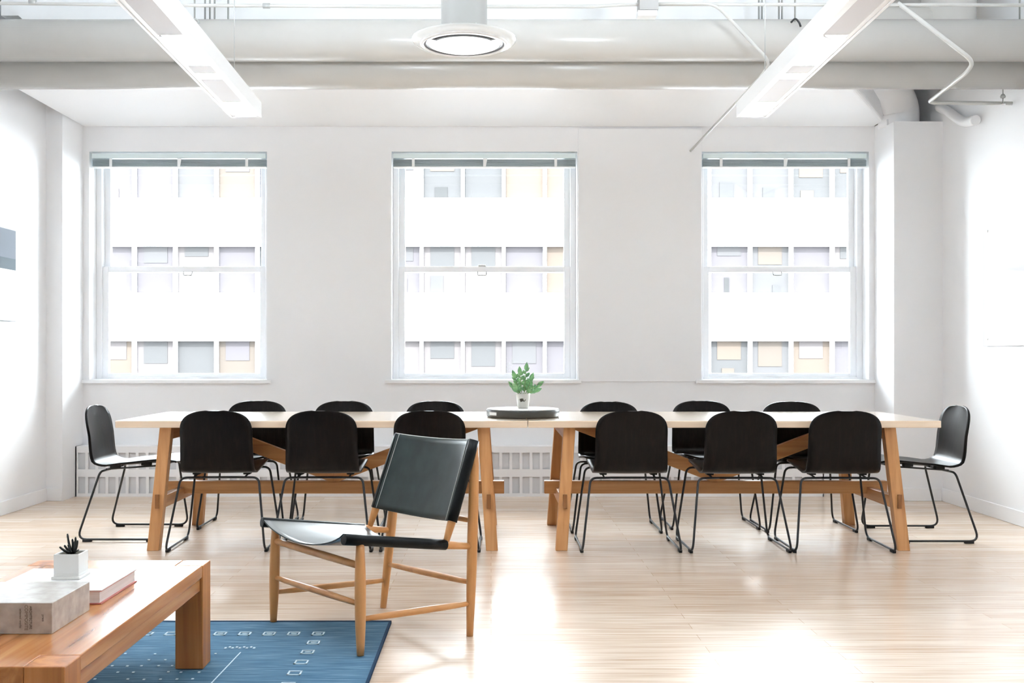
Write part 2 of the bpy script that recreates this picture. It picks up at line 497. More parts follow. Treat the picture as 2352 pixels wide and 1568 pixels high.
# blinds
for i, (a, c) in enumerate(WINS):
    y0 = YB + .015
    off = ((a + c) / 2, y0, WZ1)
    bl = empty('window_blind', off, 'raised aqua grey venetian blind at the top of the %s window' % ('left', 'middle', 'right')[i], 'blind', 'raised blinds in the windows')
    x0, x1 = a + .012, c - .012
    MB().box(x0, x1, y0, y0 + .055, WZ1 - .050, WZ1 - .012).build('head_rail', 'blind', bl, off, bevel=.003)
    sm = MB()
    for k in range(9):
        z = WZ1 - .060 - k * .0062
        sag = .003
        n = 16
        rows = []
        for yy in (y0 + .005, y0 + .05):
            rows.append([(x0 + (x1 - x0) * j / n, yy, z - sag * k / 9 * (1 - abs((j / n * 4) % 2 - 1))) for j in range(n + 1)])
        sm.grid(rows, smooth=False)
    sm.build('slat_stack', 'blind_slats', bl, off, solid=.0028)
    MB().box(x0, x1, y0 + .003, y0 + .052, WZ1 - .124, WZ1 - .115).build('bottom_rail', 'tape', bl, off, bevel=.002)
    for q in (.11, .5, .89):
        xx = x0 + (x1 - x0) * q
        MB().hexa([(xx - .010, y0 - .003, WZ1 - .122), (xx + .012, y0 - .003, WZ1 - .122), (xx + .012, y0, WZ1 - .122), (xx - .010, y0, WZ1 - .122)],
                  [(xx - .010 + (.012 if q == .5 else 0), y0 - .003, WZ1 - .052), (xx + .012 + (.012 if q == .5 else 0), y0 - .003, WZ1 - .052), (xx + .012, y0, WZ1 - .052), (xx - .010, y0, WZ1 - .052)]).build('ladder_tape', 'tape', bl, off)

# heater cover along the back wall
hy0, hy1 = 8.225, YB
hx0, hx1 = RL, 2.62
hz = [0, .025, .155, .215, .345, .395]
off = ((hx0 + hx1) / 2, hy1, 0)
hc = empty('radiator_cover', off, 'long low white radiator cover with slotted grilles under the windows', 'radiator')
h = MB()
h.box(hx0, hx1, hy0, hy1, hz[5] - .012, hz[5]).box(hx0, hx0 + .01, hy0, hy1, 0, hz[5]).box(hx1 - .01, hx1, hy0, hy1, 0, hz[5])
h.box(hx0, hx1, hy0, hy0 + .01, hz[0], hz[1]).box(hx0, hx1, hy0, hy0 + .01, hz[2], hz[3]).box(hx0, hx1, hy0, hy0 + .01, hz[4], hz[5] - .012)
x = hx0; k = 0
pitch = .0795
while x < hx1:
    wd = .022
    if k % 13 == 12: wd = .09
    for z0, z1 in ((hz[1], hz[2]), (hz[3], hz[4])):
        h.box(x, min(x + wd, hx1), hy0, hy0 + .01, z0, z1)
    x += pitch; k += 1
h.build('cover', 'trim', hc, off)
MB().box(hx0 + .012, hx1 - .012, hy0 + .02, hy0 + .03, .01, hz[4] + .02).build('heating_element', 'grille_dark', hc, off)

# ================================================================== DUCTS AND CEILING KIT
def duct(y, z, r, label):
    d = MB().tube([(XL + .01, y, z), (XR - .01, y, z)], r, 40)
    o = d.build('air_duct', 'duct', None, (0, y, z))
    o.location = (0, y, z)
    return tag(o, label, 'duct', 'round ducts across the ceiling')
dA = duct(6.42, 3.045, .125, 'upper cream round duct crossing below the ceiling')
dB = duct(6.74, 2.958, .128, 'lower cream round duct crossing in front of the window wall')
# seams
sd = empty('wall_duct', (0, 7.8, 2.94), 'wide white boxed duct above the windows with angled right end', 'duct')
off = (0, 7.8, 2.94)
MB().prism([(RL, YB), (RL, 7.0), (2.40, 7.0), (2.54, 7.24), (3.06, 8.16), (3.076, 8.20), (3.076, YB)], 2.94, 3.18).build('duct_body', 'wall', sd, off, bevel=.03, seg=4)
path = catmull([(2.75, 7.80, 3.22), (2.9, 7.92, 3.23), (3.05, 8.08, 3.20), (3.19, 8.20, 3.06), (3.205, 8.22, 2.90)], 5)
MB().tube(path, .152, 28).build('duct_elbow', 'trim', sd, off)
# bits in the right upper corner
c1 = empty('branch_duct', (3.05, 6.98, 3.2), 'fat cream duct elbow in the upper right corner', 'duct')
off = (3.05, 6.98, 3.2)
MB().tube(catmull([(3.02, 6.99, 3.08), (3.05, 6.98, 3.30), (3.06, 6.99, 3.60), (3.06, 6.99, ZC)], 4), .175, 28).build('duct_drop', 'duct', c1, off)
MB().tube(catmull([(3.0, 7.0, 3.34), (2.8, 6.99, 3.325), (2.62, 6.98, 3.325), (2.475, 6.98, 3.325)], 5), .115, 24).build('duct_branch', 'duct', c1, off)
cc = MB().tube(catmull([(2.3, 7.60, 3.56), (2.6, 7.60, 3.60), (3.0, 7.62, 3.62), (3.42, 7.64, 3.62)], 5), .14, 24)
o = cc.build('air_duct', 'duct', None, (2.8, 7.5, 3.45)); o.location = (2.8, 7.5, 3.45)
tag(o, 'short cream duct behind the elbow in the upper right corner', 'duct')

# conduits
def pipe(name, pts, r, m, label, cat='pipe', group=None, fr=.05):
    p0 = Vector(pts[0])
    o = MB().tube(fillet(pts, fr), r, 10).build(name, m, None, p0)
    o.location = p0
    return tag(o, label, cat, group)
DC = 6.06
zc = lambda y: EYE + (CY - y) * DC / F_PX
xc_ = lambda p: (p - CX) * DC / F_PX
pipe('conduit', [(XL + .005, DC, zc(5)), (xc_(400), DC, zc(12)), (xc_(900), DC, zc(15)), (xc_(1370), DC, zc(15)), (xc_(1440), DC, zc(10)), (xc_(1660), DC, zc(10)), (XR - .005, DC, zc(12))], .010, 'conduit', 'long straight grey conduit running across the ceiling', fr=.08)
pipe('conduit', [(xc_(1510), DC - .03, zc(13)), (xc_(1640), DC - .03, zc(12)), (1.615, DC - .03, 2.80), (1.60, DC + .16, 2.765), (1.598, YB - .001, 2.748)], .009, 'conduit', 'white conduit bending down by the right light and back to the wall', fr=.07)
pipe('conduit', [(xc_(2062), DC, 3.155), (2.80, DC, 2.815), (2.815, DC + .12, 2.785), (2.885, 6.90, 2.78), (3.44, 6.90, 2.775)], .0125, 'conduit', 'white conduit zigzagging to the right wall near the sprinkler', fr=.06)
jb = MB().box(xc_(1466), xc_(1510), DC - .05, DC + .05, zc(28), zc(-6))
jo = empty('junction_box', (xc_(1488), DC, zc(10)), 'small grey electrical box on the ceiling conduit', 'box')
off = tuple(jo.location)
jb.build('box_body', mat('grey_box_steel', (0.36, 0.355, 0.34), 0.4), jo, off, bevel=.004)
MB().box(xc_(1463), xc_(1507), DC - .045, DC + .03, zc(41), zc(28) - .001).build('box_cover', 'trim', jo, off, bevel=.003)
# short coupling fittings
for p in (75, 612):
    o = MB().tube([(xc_(p) - .02, DC, zc(5 if p < 100 else 13.5)), (xc_(p) + .02, DC, zc(5 if p < 100 else 13.5))], .015, 12).build('conduit_coupling', 'rod', None, (xc_(p), DC, zc(10)))
    o.location = (xc_(p), DC, zc(10))
    tag(o, ('conduit coupling near the left wall' if p < 100 else 'conduit coupling just right of the left light'), 'coupling')
# hanger rods
for p, ly, cl in ((447, 50, 1), (471, 52, 0), (482, 52, 0), (493, 52, 0), (524, 52, 0), (1743, 52, 0), (1750, 52, 0), (1789, 52, 0), (1796, 52, 0), (1826, 50, 1), (2342, 52, 0)):
    D = 6.28 if cl else 6.42
    xx = (p - CX) * D / F_PX
    zz = EYE + (CY - ly) * D / F_PX if cl else 3.045 + .125
    lab = {447: 'grey hanger rod with a clamp, just right of the left light', 1826: 'grey hanger rod with a clamp, left of the right light', 2342: 'hanger rod at the far upper right'}.get(p)
    if not lab:
        lab = {471: 'first thin duct hanger rod right of the left clamp rod', 482: 'second thin duct hanger rod right of the left clamp rod', 493: 'third thin duct hanger rod right of the left clamp rod', 524: 'lone thin duct hanger rod, fourth from the left clamp rod',
               1743: 'left rod of the first close pair of hangers right of the junction box', 1750: 'right rod of the first close pair of hangers right of the junction box',
               1789: 'left rod of the second close pair of hangers, by the right clamp rod', 1796: 'right rod of the second close pair of hangers, by the right clamp rod'}[p]
    hr = empty('hanger_rod', (xx, D, ZC), lab, 'rod', 'duct hanger rods')
    off = (xx, D, ZC)
    MB().tube([(xx, D, zz), (xx, D, ZC)], .0055, 8).build('rod', 'rod', hr, off)
    if cl:
        s_ = 1 if p > 1000 else -1
        MB().tube(catmull([(xx - .025, D, zz - .005), (xx, D - .005, zz + .016), (xx + .025, D, zz - .005), (xx + s_ * .035, D, zz - .03)], 4), .006, 8).build('clamp', 'black_metal' if p > 1000 else 'rod', hr, off)

# sprinkler near right wall
sp = empty('sprinkler', (3.36, 6.86, 2.80), 'small sprinkler head hanging at the right wall', 'sprinkler')
off = (3.36, 6.86, 2.80)
MB().tube([(3.36, 6.86, 2.79), (3.36, 6.86, 2.90)], .004, 8).build('sprinkler_pipe', 'rod', sp, off)
MB().lathe([(0, .0), (.014, .0), (.018, .01), (.010, .025), (0, .03)], (3.36, 6.86, 2.80), 16).build('sprinkler_collar', 'rod', sp, off)
MB().lathe([(0, -.045), (.016, -.045), (.017, -.040), (.004, -.036), (.004, .0), (0, .0)], (3.36, 6.86, 2.80), 16).build('sprinkler_head', 'chrome', sp, off)
o = MB().tube(catmull([(3.41, 7.95, 3.00), (3.41, 7.8, 2.93), (3.41, 7.55, 2.80), (3.41, 7.35, 2.765)], 5), .035, 16).build('wall_pipe', 'trim', None, (3.41, 7.6, 2.8))
o.location = (3.41, 7.6, 2.8); tag(o, 'short fat white pipe against the right wall below the ducts', 'pipe')

# ------------------------------------------------------------------ linear lights
def linear_light(x, y0, y1, z, label, shift=0.0):
    w = .088; hgt = .085
    L = y1 - y0
    off = (0, 0, 0)
    r = empty('linear_light', (x, y1, z), label, 'ceiling light', 'linear ceiling lights')
    def sh(mb):
        mb.v = [(p[0] + shift * (-p[1]) / L, p[1], p[2]) for p in mb.v]
        return mb
    hs = MB()
    hs.box(-w, -w + .012, -L, 0, 0, hgt).box(w - .012, w, -L, 0, 0, hgt)
    hs.box(-w + .012, w - .012, -L, -L + .012, 0, hgt).box(-w + .012, w - .012, -.012, 0, 0, hgt)
    hs.box(-w + .012, w - .012, -L + .012, -.012, hgt - .012, hgt)
    hs.box(-w + .012, -.052, -L + .012, -.012, .004, .010).box(.052, w - .012, -L + .012, -.012, .004, .010)
    sh(hs).build('housing', 'fixture', r, off, bevel=.002)
    def dif(a, c, nm, m, x0=-.052, x1=.052, zz=.005):
        sh(MB().box(x0, x1, a, c, zz, zz + .006)).build(nm, m, r, off)
    e = [-L + .012, -1.98, -1.50, -1.04, -.90, -.80, -.33, -.20, -.08, -.012]
    dif(e[0], e[1], 'diffuser', 'lamp')
    dif(e[1], e[2], 'baffle', 'baffle')
    sh(MB().tube([(-.05, e[2], .004), (0, e[2] + .05, .004), (.05, e[2] + .02, .004)], .005, 8)).build('baffle_rib', 'fixture', r, off)
    dif(e[2], e[3], 'diffuser', 'lamp')
    dif(e[3], e[4], 'baffle', 'baffle')
    dif(e[4], e[5], 'diffuser', 'lamp')
    dif(e[5], e[6], 'baffle', 'baffle')
    dif(e[6], e[9], 'diffuser', 'lamp')
    sh(MB().box(-.06, .06, -L + .05, -1.35, hgt + .001, hgt + .006)).build('added_fill', 'added_fill', r, off)  # unseen glowing panel added on top, bounces fill light off the ceiling
    for yy in (-L + .3, -.3):
        sh(MB().tube([(0, yy, hgt), (0, yy, ZC - z)], .0025, 6)).build('cable', 'rod', r, off)
    return r
ZL = 2.455
linear_light(-1.384, 3.0, 5.9, ZL, 'long bright hanging linear light on the left of the ceiling', .07)
linear_light(1.4725, 3.0, 5.9, ZL, 'long bright hanging linear light on the right of the ceiling', -.045)

# round pendant
Dp = 5.0
xp, zp = (1066 - CX) * Dp / F_PX, EYE + (CY - 97) * Dp / F_PX
pn = empty('pendant_light', (xp, Dp, zp), 'round ceiling pendant with a clear glass rim and bright lens', 'ceiling light')
o0 = (0, 0, 0)
MB().lathe([(0, 1.5), (.110, 1.5), (.110, .045), (.118, .03), (.118, .012), (.10, .012), (0, .012)], n=48).build('lamp_housing', mat('warm_grey_lamp_can', (0.27, 0.265, 0.25), 0.45), pn, o0)
MB().lathe([(0, -.030), (.06, -.029), (.11, -.025), (.150, -.018), (.172, -.010), (.178, .0), (0, .008)], n=56).build('lens', 'lamp_soft', pn, o0)
MB().lathe([(.177, -.006), (.193, -.010), (.193, .004), (.177, .004), (.177, -.006)], n=64).build('trim_ring', mat('dark_grey_ring', (0.16, 0.16, 0.17), 0.3, 0.5), pn, o0)
arc = [-PI / 2 - .95 + 1.9 * k / 20 for k in range(21)]
MB().grid([[(rr * math.cos(t_), rr * math.sin(t_), zz) for t_ in arc] for rr, zz in ((.157, -.0195), (.170, -.0190), (.186, -.0195))]).build('dark_reflection_arc', 'rubber', pn, o0, solid=.001)  # black arc put in for the dark reflection on the near side
MB().lathe([(.193, -.014), (.200, -.018), (.212, -.010), (.208, .012), (.193, .018), (.193, -.014)], n=64).build('reflector_ring', 'fixture', pn, o0)
MB().lathe([(.212, -.010), (.232, -.006), (.248, .006), (.250, .014), (.238, .010), (.215, .002), (.212, -.010)], n=64).build('glass_rim', 'frost', pn, o0)
for a in (-2.1, -1.05, -2.6, 1.0):
    MB().tube([(.108 * math.cos(a), .108 * math.sin(a), .055), (.120 * math.cos(a), .120 * math.sin(a), .055)], .006, 8).build('screw', 'rod', pn, o0)

# ================================================================== STACKING CHAIRS
def make_chair():
    r = empty('shell_chair', (0, 0, 0), '', 'chair')
    prof = catmull([(0, -.262, .800), (0, -.243, .70), (0, -.222, .58), (0, -.207, .505), (0, -.184, .460), (0, -.130, .442), (0, -.08, .443), (0, .02, .450), (0, .15, .464), (0, .22, .469), (0, .262, .464), (0, .286, .453)], 8)
    # arc lengths
    L = [0.0]
    for a, c in zip(prof, prof[1:]): L.append(L[-1] + (c - a).length)
    tot = L[-1]
    def at(s):
        for i in range(len(L) - 1):
            if s <= L[i + 1]:
                t = (s - L[i]) / (L[i + 1] - L[i]); return prof[i].lerp(prof[i + 1], t)
        return prof[-1]
    def tangent(s):
        return (at(min(s + .004, tot)) - at(max(s - .004, 0))).normalized()
    rows = []
    Rt, Rf = .138, .11
    ss = [Rt * (1 - math.cos(k / 14 * PI / 2)) for k in range(15)]
    n2 = 26
    ss += [Rt + (tot - Rf - Rt) * k / n2 for k in range(1, n2)]
    ss += [tot - Rf * (1 - math.cos((9 - k) / 9 * PI / 2)) for k in range(10)]
    for s in ss:
        p = at(s); t = tangent(s)
        W = .2025 + .010 * min(1, max(0, (s - .2) / .3))
        hw = W
        if s < Rt: hw = W * (1 - (1 - s / Rt) ** 2.9) ** (1 / 2.9) if s > 0 else W * .22
        e = tot - s
        if e < Rf: hw = W * max(.55, (1 - (1 - e / Rf) ** 3.0) ** (1 / 3.0) if e > 0 else .55)
        nrm = Vector((0, -t.z, t.y))  # points to the sitter's side
        if nrm.y < 0 and s < .35: nrm = -nrm
        if s >= .35 and nrm.z < 0: nrm = -nrm
        row = []
        for k in range(15):
            u = -1 + 2 * k / 14
            c = (.004 + .015 * min(1, max(0, (.34 - s) / .16)) + .008 * min(1, max(0, (s - .42) / .1))) * u * u * (hw / W)
            q = p + nrm * c
            row.append((u * hw, q.y, q.z))
        rows.append(row)
    MB().grid(rows).build('seat_shell', 'veneer', r, solid=.011)
    R = .0066
    for sgn in (-1, 1):
        pts = [(sgn * .10, -.125, .413), (sgn * .222, -.135, .412), (sgn * .278, -.252, .014), (sgn * .278, .252, .014), (sgn * .222, .205, .436), (sgn * .10, .200, .438)]
        MB().tube(fillet(pts, [0, .035, .06, .06, .035, 0], 6), R, 10).build('sled_leg', 'black_metal', r)
    MB().tube([(-.10, -.125, .413), (.10, -.125, .413)], R, 10).build('cross_bar', 'black_metal', r)
    MB().tube([(-.10, .200, .438), (.10, .200, .438)], R, 10).build('cross_bar', 'black_metal', r)
    for sgn in (-1, 1):
        MB().tube([(sgn * .145, -.128, .418), (sgn * .145, .20, .441)], .005, 8).build('seat_rail', 'black_metal', r)
        for yy, zz in ((-.07, .425), (.12, .441)):
            MB().box(sgn * .145 - .02, sgn * .145 + .02, yy - .028, yy + .028, zz, zz + .021).build('rubber_mount', 'rubber', r, bevel=.004)
        for yy in (-.19, .19):
            MB().box(sgn * .278 - .009, sgn * .278 + .009, yy - .028, yy + .028, 0, .018).build('glide', 'rubber', r, bevel=.003)
    return r
proto = make_chair()
used = []
def place(x, y, rz, label, group):
    c = proto if not used else copy_tree(proto)
    used.append(c)
    c.location = (x, y, 0); c.rotation_euler = (0, 0, rz)
    tag(c, label, 'chair', group)
G1 = 'dark shell chairs on the near side of the tables'
G2 = 'dark shell chairs on the far side of the tables'
near = [(-1.558, 6.12, 1.5, 'nearest to the left end of the left table'), (-.957, 6.115, 0, 'second from the left, middle of the left table'), (-.343, 6.115, -1, 'partly behind the leather lounge chair'),
        (.790, 6.10, 0, 'first right of the table joint'), (1.402, 6.09, 0.5, 'middle of the right table'), (1.992, 6.09, -1, 'nearest to the right end of the right table')]
for x, y, a, l in near:
    place(x, y, math.radians(a), 'black shell chair seen from behind, ' + l, G1)
far = [(-1.590, 6.87, 0, 'leftmost of the far row'), (-.990, 6.83, 1, 'second from left in the far row'), (-.377, 6.82, 0, 'first left of the potted plant'),
       (.785, 6.74, 0, 'first right of the potted plant'), (1.430, 6.87, 0, 'second right of the potted plant'), (2.012, 6.76, 0, 'rightmost of the far row')]
for x, y, a, l in far:
    place(x, y, PI + math.radians(a), 'dark brown far side chair, ' + l, G2)
place(-2.22, 6.515, -PI / 2, 'dark shell chair at the left head of the table', 'dark shell chairs at the heads of the table')
place(2.635, 6.455, PI / 2, 'dark shell chair at the right head of the table with bluish sheen', 'dark shell chairs at the heads of the table')

# ================================================================== TABLES
def table(x0, x1, lb, rb, lt, rt, label):
    xm = (x0 + x1) / 2; ym = 6.42
    off = (xm, ym, 0)
    r = empty('trestle_table', off, label, 'table', 'long trestle tables')
    MB().box(x0, x1, 5.94, 6.90, .700, .740).build('tabletop', ['top_x'], r, off, bevel=.004)
    w = .034
    for bx, tx in ((lb, lt), (rb, rt)):
        for (b0, b1, t0, t1) in ((5.945, 6.000, 5.985, 6.04), (6.84, 6.895, 6.80, 6.855)):
            MB().hexa([(bx - w, b0, 0), (bx + w, b0, 0), (bx + w, b1, 0), (bx - w, b1, 0)],
                      [(tx - w, t0, .70), (tx + w, t0, .70), (tx + w, t1, .70), (tx - w, t1, .70)]).build('leg', 'oak_z', r, off, bevel=.003)
        k = .27 / .70; mx_ = bx + (tx - bx) * k
        MB().box(mx_ - .024, mx_ + .024, 6.01, 6.84, .235, .305).build('cross_stretcher', 'oak_y', r, off, bevel=.003)
        k2 = .665 / .7; mt = bx + (tx - bx) * k2
        MB().box(mt - .03, mt + .03, 6.03, 6.81, .63, .70).build('top_crossbar', 'oak_y', r, off, bevel=.003)
        for yy in (5.955, 6.885):
            z0 = .275
            sgn = -1 if yy < 6.4 else 1
            MB().box(mx_ - .011, mx_ + .013, yy, yy + sgn * .012, z0 - .035, z0 + .045).build('wedge', 'wedge', r, off, bevel=.002)
    MB().box(lb - .075, rb + .075, 6.395, 6.445, .266, .343).build('stretcher', 'oak_x', r, off, bevel=.003)
    cx = (lb + rb) / 2
    for s_ in (-1, 1):
        top = (cx + s_ * .87, 6.42, .700); bot = (cx + s_ * .0, 6.42, .372)
        d = Vector(top) - Vector(bot); d.normalize()
        # skewed board cut flat at top and bottom
        hh = .040
        up = Vector((-d.z * s_, 0, d.x * s_))
        A = Vector(bot) ; B = Vector(top)
        y0, y1 = 6.395, 6.445
        p = [A - up * hh, A + up * hh, B + up * hh, B - up * hh]
        # slide ends to lie flat under the top / meet at the middle
        q = []
        q.append(A - up * hh - d * ((A - up * hh).x - cx) / d.x)
        q.append(A + up * hh - d * ((A + up * hh).x - cx) / d.x)
        e2 = B + up * hh; e2 = e2 - d * ((e2.z - .70) / d.z)
        e3 = B - up * hh; e3 = e3 - d * ((e3.z - .70) / d.z)
        q += [e2, e3]
        q[0].z = max(q[0].z, .343) if False else q[0].z
        f = [(v.x, y0, v.z) for v in q]; g = [(v.x, y1, v.z) for v in q]
        mb = MB(); mb.add(f + g, [(0, 1, 2, 3), (7, 6, 5, 4), (0, 4, 5, 1), (1, 5, 6, 2), (2, 6, 7, 3), (3, 7, 4, 0)])
        mb.build('brace', 'oak_x', r, off, bevel=.003)
    return r
table(-2.138, .2065, -1.926, .005, -1.865, -.045, 'long wooden trestle table on the left, butted against its twin')
table(.2105, 2.56, .401, 2.351, .450, 2.285, 'long wooden trestle table on the right, butted against its twin')

# turntable
tx_, ty_, tz_ = .1925, 6.33, .740
tt = empty('turntable', (tx_, ty_, tz_), 'round dark rimmed turntable tray across the joint of the tables', 'tray')
MB().lathe([(0, .002), (.215, .002), (.221, .010), (.221, .042), (.2195, .046), (.0, .046)], n=72).build('tray_rim', 'turn_rim', tt)
MB().lathe([(0, .0465), (.216, .0465), (.217, .049), (.215, .0505), (0, .0505)], n=72).build('tray_top', 'turn_top', tt)
MB().lathe([(0, 0), (.09, 0), (.09, .004), (0, .004)], n=32).build('base', 'rubber', tt)
lb_ = MB(); rows = []
for zz in (.016, .034):
    rows.append([(.2220 * math.cos(a), .2220 * math.sin(a), zz) for a in [PI + .42 + .34 * k / 6 for k in range(7)]])
lb_.grid(rows).build('paper_label', 'tape', tt)

# plant in the middle
pz = tz_ + .0505
pl = empty('potted_plant', (.195, 6.36, pz), 'leafy green plant in a clear glass pot on the turntable', 'plant')
MB().lathe([(0, .001), (.030, .001), (.034, .004), (.042, .085), (.046, .088), (.043, .089), (.039, .083), (.031, .010), (0, .007)], n=40).build('pot', mat('cream_glass_pot', (0.82, 0.80, 0.74), 0.2, trans=0.35), pl)
rb_ = MB(); rows = []
for i in range(11):
    ph = PI * i / 10
    row = []
    for k in range(17):
        a = 2 * PI * k / 16
        rr = .0215 * (1 + .12 * math.sin(5 * a + i) + .08 * math.sin(3 * i + 2 * a))
        row.append((rr * math.sin(ph) * math.cos(a) - .003, -.024 + rr * .55 * math.sin(ph) * math.sin(a) - .004, .052 + .020 * math.cos(ph)))
    rows.append(row)
rb_.grid(rows).build('root_ball', 'soil', pl)
MB().lathe([(0, .086), (.037, .082), (.0385, .078), (0, .076)], n=24).build('soil', 'soil', pl)
def leaf(mb, base, tip, w, droop=.0, side=Vector((1, 0, 0)), mi=0):
    base = Vector(base); tip = Vector(tip); d = tip - base
    sd_ = d.cross(Vector((0, 1, .15))).normalized() if side is None else side
    nr = sd_.cross(d).normalized()
    rows = []
    for i in range(8):
        t = i / 7
        ww = w * (math.sin(PI * min(1, t * 1.02 + .02) ** .85)) ** .8 if 0 < t < 1 else w * .04
        c = base + d * t + nr * (droop * math.sin(PI * t))
        rows.append([c - sd_ * ww + nr * ww * .35, c, c + sd_ * ww + nr * ww * .35])
    mb.grid(rows, mi)
fo = MB(); stm = MB()
rr_ = random.Random(11)
stems = [(-.020, .0, -.055, .155, .0), (-.012, .01, -.048, .215, .01), (-.006, 0, -.018, .235, -.01), (.004, -.008, .018, .26, 0), (.012, .004, .045, .20, .01), (.018, 0, .085, .165, 0), (.0, .01, .03, .17, .02), (-.01, -.01, -.035, .145, -.02), (.01, -.01, .065, .135, -.02)]
for bx, by, tx2, tz2, ty2 in stems:
    b0 = Vector((bx, by, .08)); t1 = Vector((tx2, ty2, tz2 - .035))
    mid = (b0 + t1) / 2 + Vector((bx * .3, 0, .006))
    pts = catmull([b0, mid, t1], 5)
    stm.tube(pts, [.0028 - .0014 * i / (len(pts) - 1) for i in range(len(pts))], 6)
    d = (t1 - b0).normalized()
    leaf(fo, t1, t1 + d * .052 + Vector((0, 0, .004)), .0135, .004, None)
    for q in range(1, 7):
        t = .25 + q * .12
        p = b0.lerp(t1, t) + Vector((0, 0, .003))
        sd2 = (-1) ** q
        dd = (d + Vector((sd2 * .9, rr_.uniform(-.6, .6), rr_.uniform(-.1, .3)))).normalized()
        leaf(fo, p, p + dd * rr_.uniform(.030, .042), rr_.uniform(.008, .012), .003, None)
fo.build('foliage', 'leaf', pl, solid=.0006)
stm.build('stems', 'stem', pl)
tw = MB()
tw.tube([(.075, 0, .14), (.100, 0, .152), (.118, 0, .150), (.130, 0, .158)], .0015, 6).tube([(-.05, 0, .13), (-.075, 0, .148), (-.085, 0, .150)], .0012, 6)
tw.build('twigs', 'brown_twig', pl)

# ================================================================== LOUNGE CHAIR
A = Vector((-.901, 4.326, 0)); Bf = Vector((-.4795, 3.836, 0)); Cc = Vector((-.0846, 4.145, 0)); Dd = Vector((-.476, 4.61, 0))
cen = (A + Bf + Cc + Dd) / 4
lc = empty('lounge_chair', cen, 'low lounge chair with black leather slings and a round ash frame', 'chair')
off = tuple(cen)
tA = Vector((-.893, 4.328, .405)); tB = Vector((-.482, 3.846, .418))
tC = Vector((-.064, 4.186, .768)); tD = Vector((-.404, 4.652, .756))
def leg_(a, t, name):
    a = Vector(a)
    if name == 'front_leg': a.z = .0116
    pts = [a.lerp(t, k / 8) for k in range(9)]
    rs = [.0135, .0165, .0190, .0205, .0210, .0210, .0200, .0180, .0150]
    MB().tube(pts, rs, 20).build(name, 'lounge_z', lc, off)
for a, t in ((A, tA), (Bf, tB)): leg_(a, t, 'front_leg')
for a, t in ((Cc, tC), (Dd, tD)): leg_(a, t, 'back_post')
def atz(a, t, z): return a.lerp(t, z / t.z)
def stretcher(a, c, r0=.0085, r1=.0135, nm='stretcher'):
    pts = [a.lerp(c, k / 8) for k in range(9)]
    rs = [r0 + (r1 - r0) * math.sin(PI * k / 8) ** .7 for k in range(9)]
    MB().tube(pts, rs, 16).build(nm, 'lounge_u', lc, off)
stretcher(atz(A, tA, .345), atz(Bf, tB, .338), .012, .015)
stretcher(atz(A, tA, .195), atz(Bf, tB, .198))
stretcher(atz(Bf, tB, .143), atz(Cc, tC, .128))
stretcher(atz(A, tA, .132), atz(Dd, tD, .120))
stretcher(atz(Dd, tD, .190), atz(Cc, tC, .209))
stretcher(atz(Dd, tD, .450), atz(Cc, tC, .452))
# seat rails
vN = (atz(Cc, tC, .35) - Vector((tB.x, tB.y, .432)))
rN0 = Vector((tB.x, tB.y, .432)) - vN * .135; rN1 = atz(Cc, tC, .352)
vF = (atz(Dd, tD, .336) - Vector((tA.x, tA.y, .418)))
rF0 = Vector((tA.x, tA.y, .418)) - vF * .11; rF1 = atz(Dd, tD, .338)
for a, c in ((rN0, rN1), (rF0, rF1)):
    pts = [a.lerp(c, .03 + .97 * k / 6) for k in range(7)]
    MB().tube(pts, [.016, .018, .018, .018, .0175, .016, .012], 16).build('seat_rail', 'lounge_u', lc, off)
# back rods
pN0 = rN0.lerp(rN1, .775); pN1 = tC + Vector((-.004, -.004, .004))
pF0 = rF0.lerp(rF1, .82); pF1 = tD + Vector((-.004, -.004, .004))
for a, c in ((pN0, pN1), (pF0, pF1)):
    pts = [a.lerp(c, k / 6) for k in range(7)]
    MB().tube(pts, [.011, .016, .019, .0195, .019, .017, .015], 16).build('back_rod', 'lounge_z', lc, off)
def sling(a0, a1, b0, b1, s0, s1, sag, dirn, name, rs, ex=0.0):
    """a0-a1 near carrying rod, b0-b1 far carrying rod, between fractions s0..s1"""
    mb = MB(); rows = []
    n = 14
    for i in range(n + 1):
        s = s0 + (s1 - s0) * i / n
        a = a0.lerp(a1, s); c = b0.lerp(b1, s)
        row = []
        for k in range(25):
            u = k / 24
            p = a.lerp(c, u)
            sg = sag * (1 - ex * i / n)
            depth = sg * (1 - (2 * u - 1) ** 2) ** .8
            p = p - dirn * (rs * .9) + dirn * (rs * .0) + dirn * depth
            row.append(p)
        rows.append(row)
    mb.grid(rows)
    o = mb.build(name, ['leather_seat' if name == 'seat_sling' else 'leather'], lc, off, solid=.005)
    for x0, x1 in ((a0, a1), (b0, b1)):
        pts = [x0.lerp(x1, s0 + (s1 - s0) * k / 6) for k in range(7)]
        MB().tube(pts, rs, 18).build('sleeve', 'leather_sleeve', o, off)
    for j in (0, n):
        MB().tube([rows[j][k] for k in range(25)], .0028, 6).build('sling_edge', 'leather_edge' if name == 'back_sling' and j else 'leather', o, off)
    return rows
down = Vector((0, 0, -1))
sling(rN0, rN1, rF0, rF1, 0.0, .775, .068, down, 'seat_sling', .0205, .25)
nb = (pN1 - pN0).cross(pF0 - pN0).normalized()
if nb.y < 0: nb = -nb      # points to the back of the chair
rws = sling(pN0, pN1, pF0, pF1, .22, 1.0, .040, nb, 'back_sling', .0215, .2)
# pale seam lines beside the sleeves
for k in (1, 23):
    MB().tube([r[k] - nb * .0035 for r in rws], .0016, 6).build('seam', 'leather_edge', lc, off)

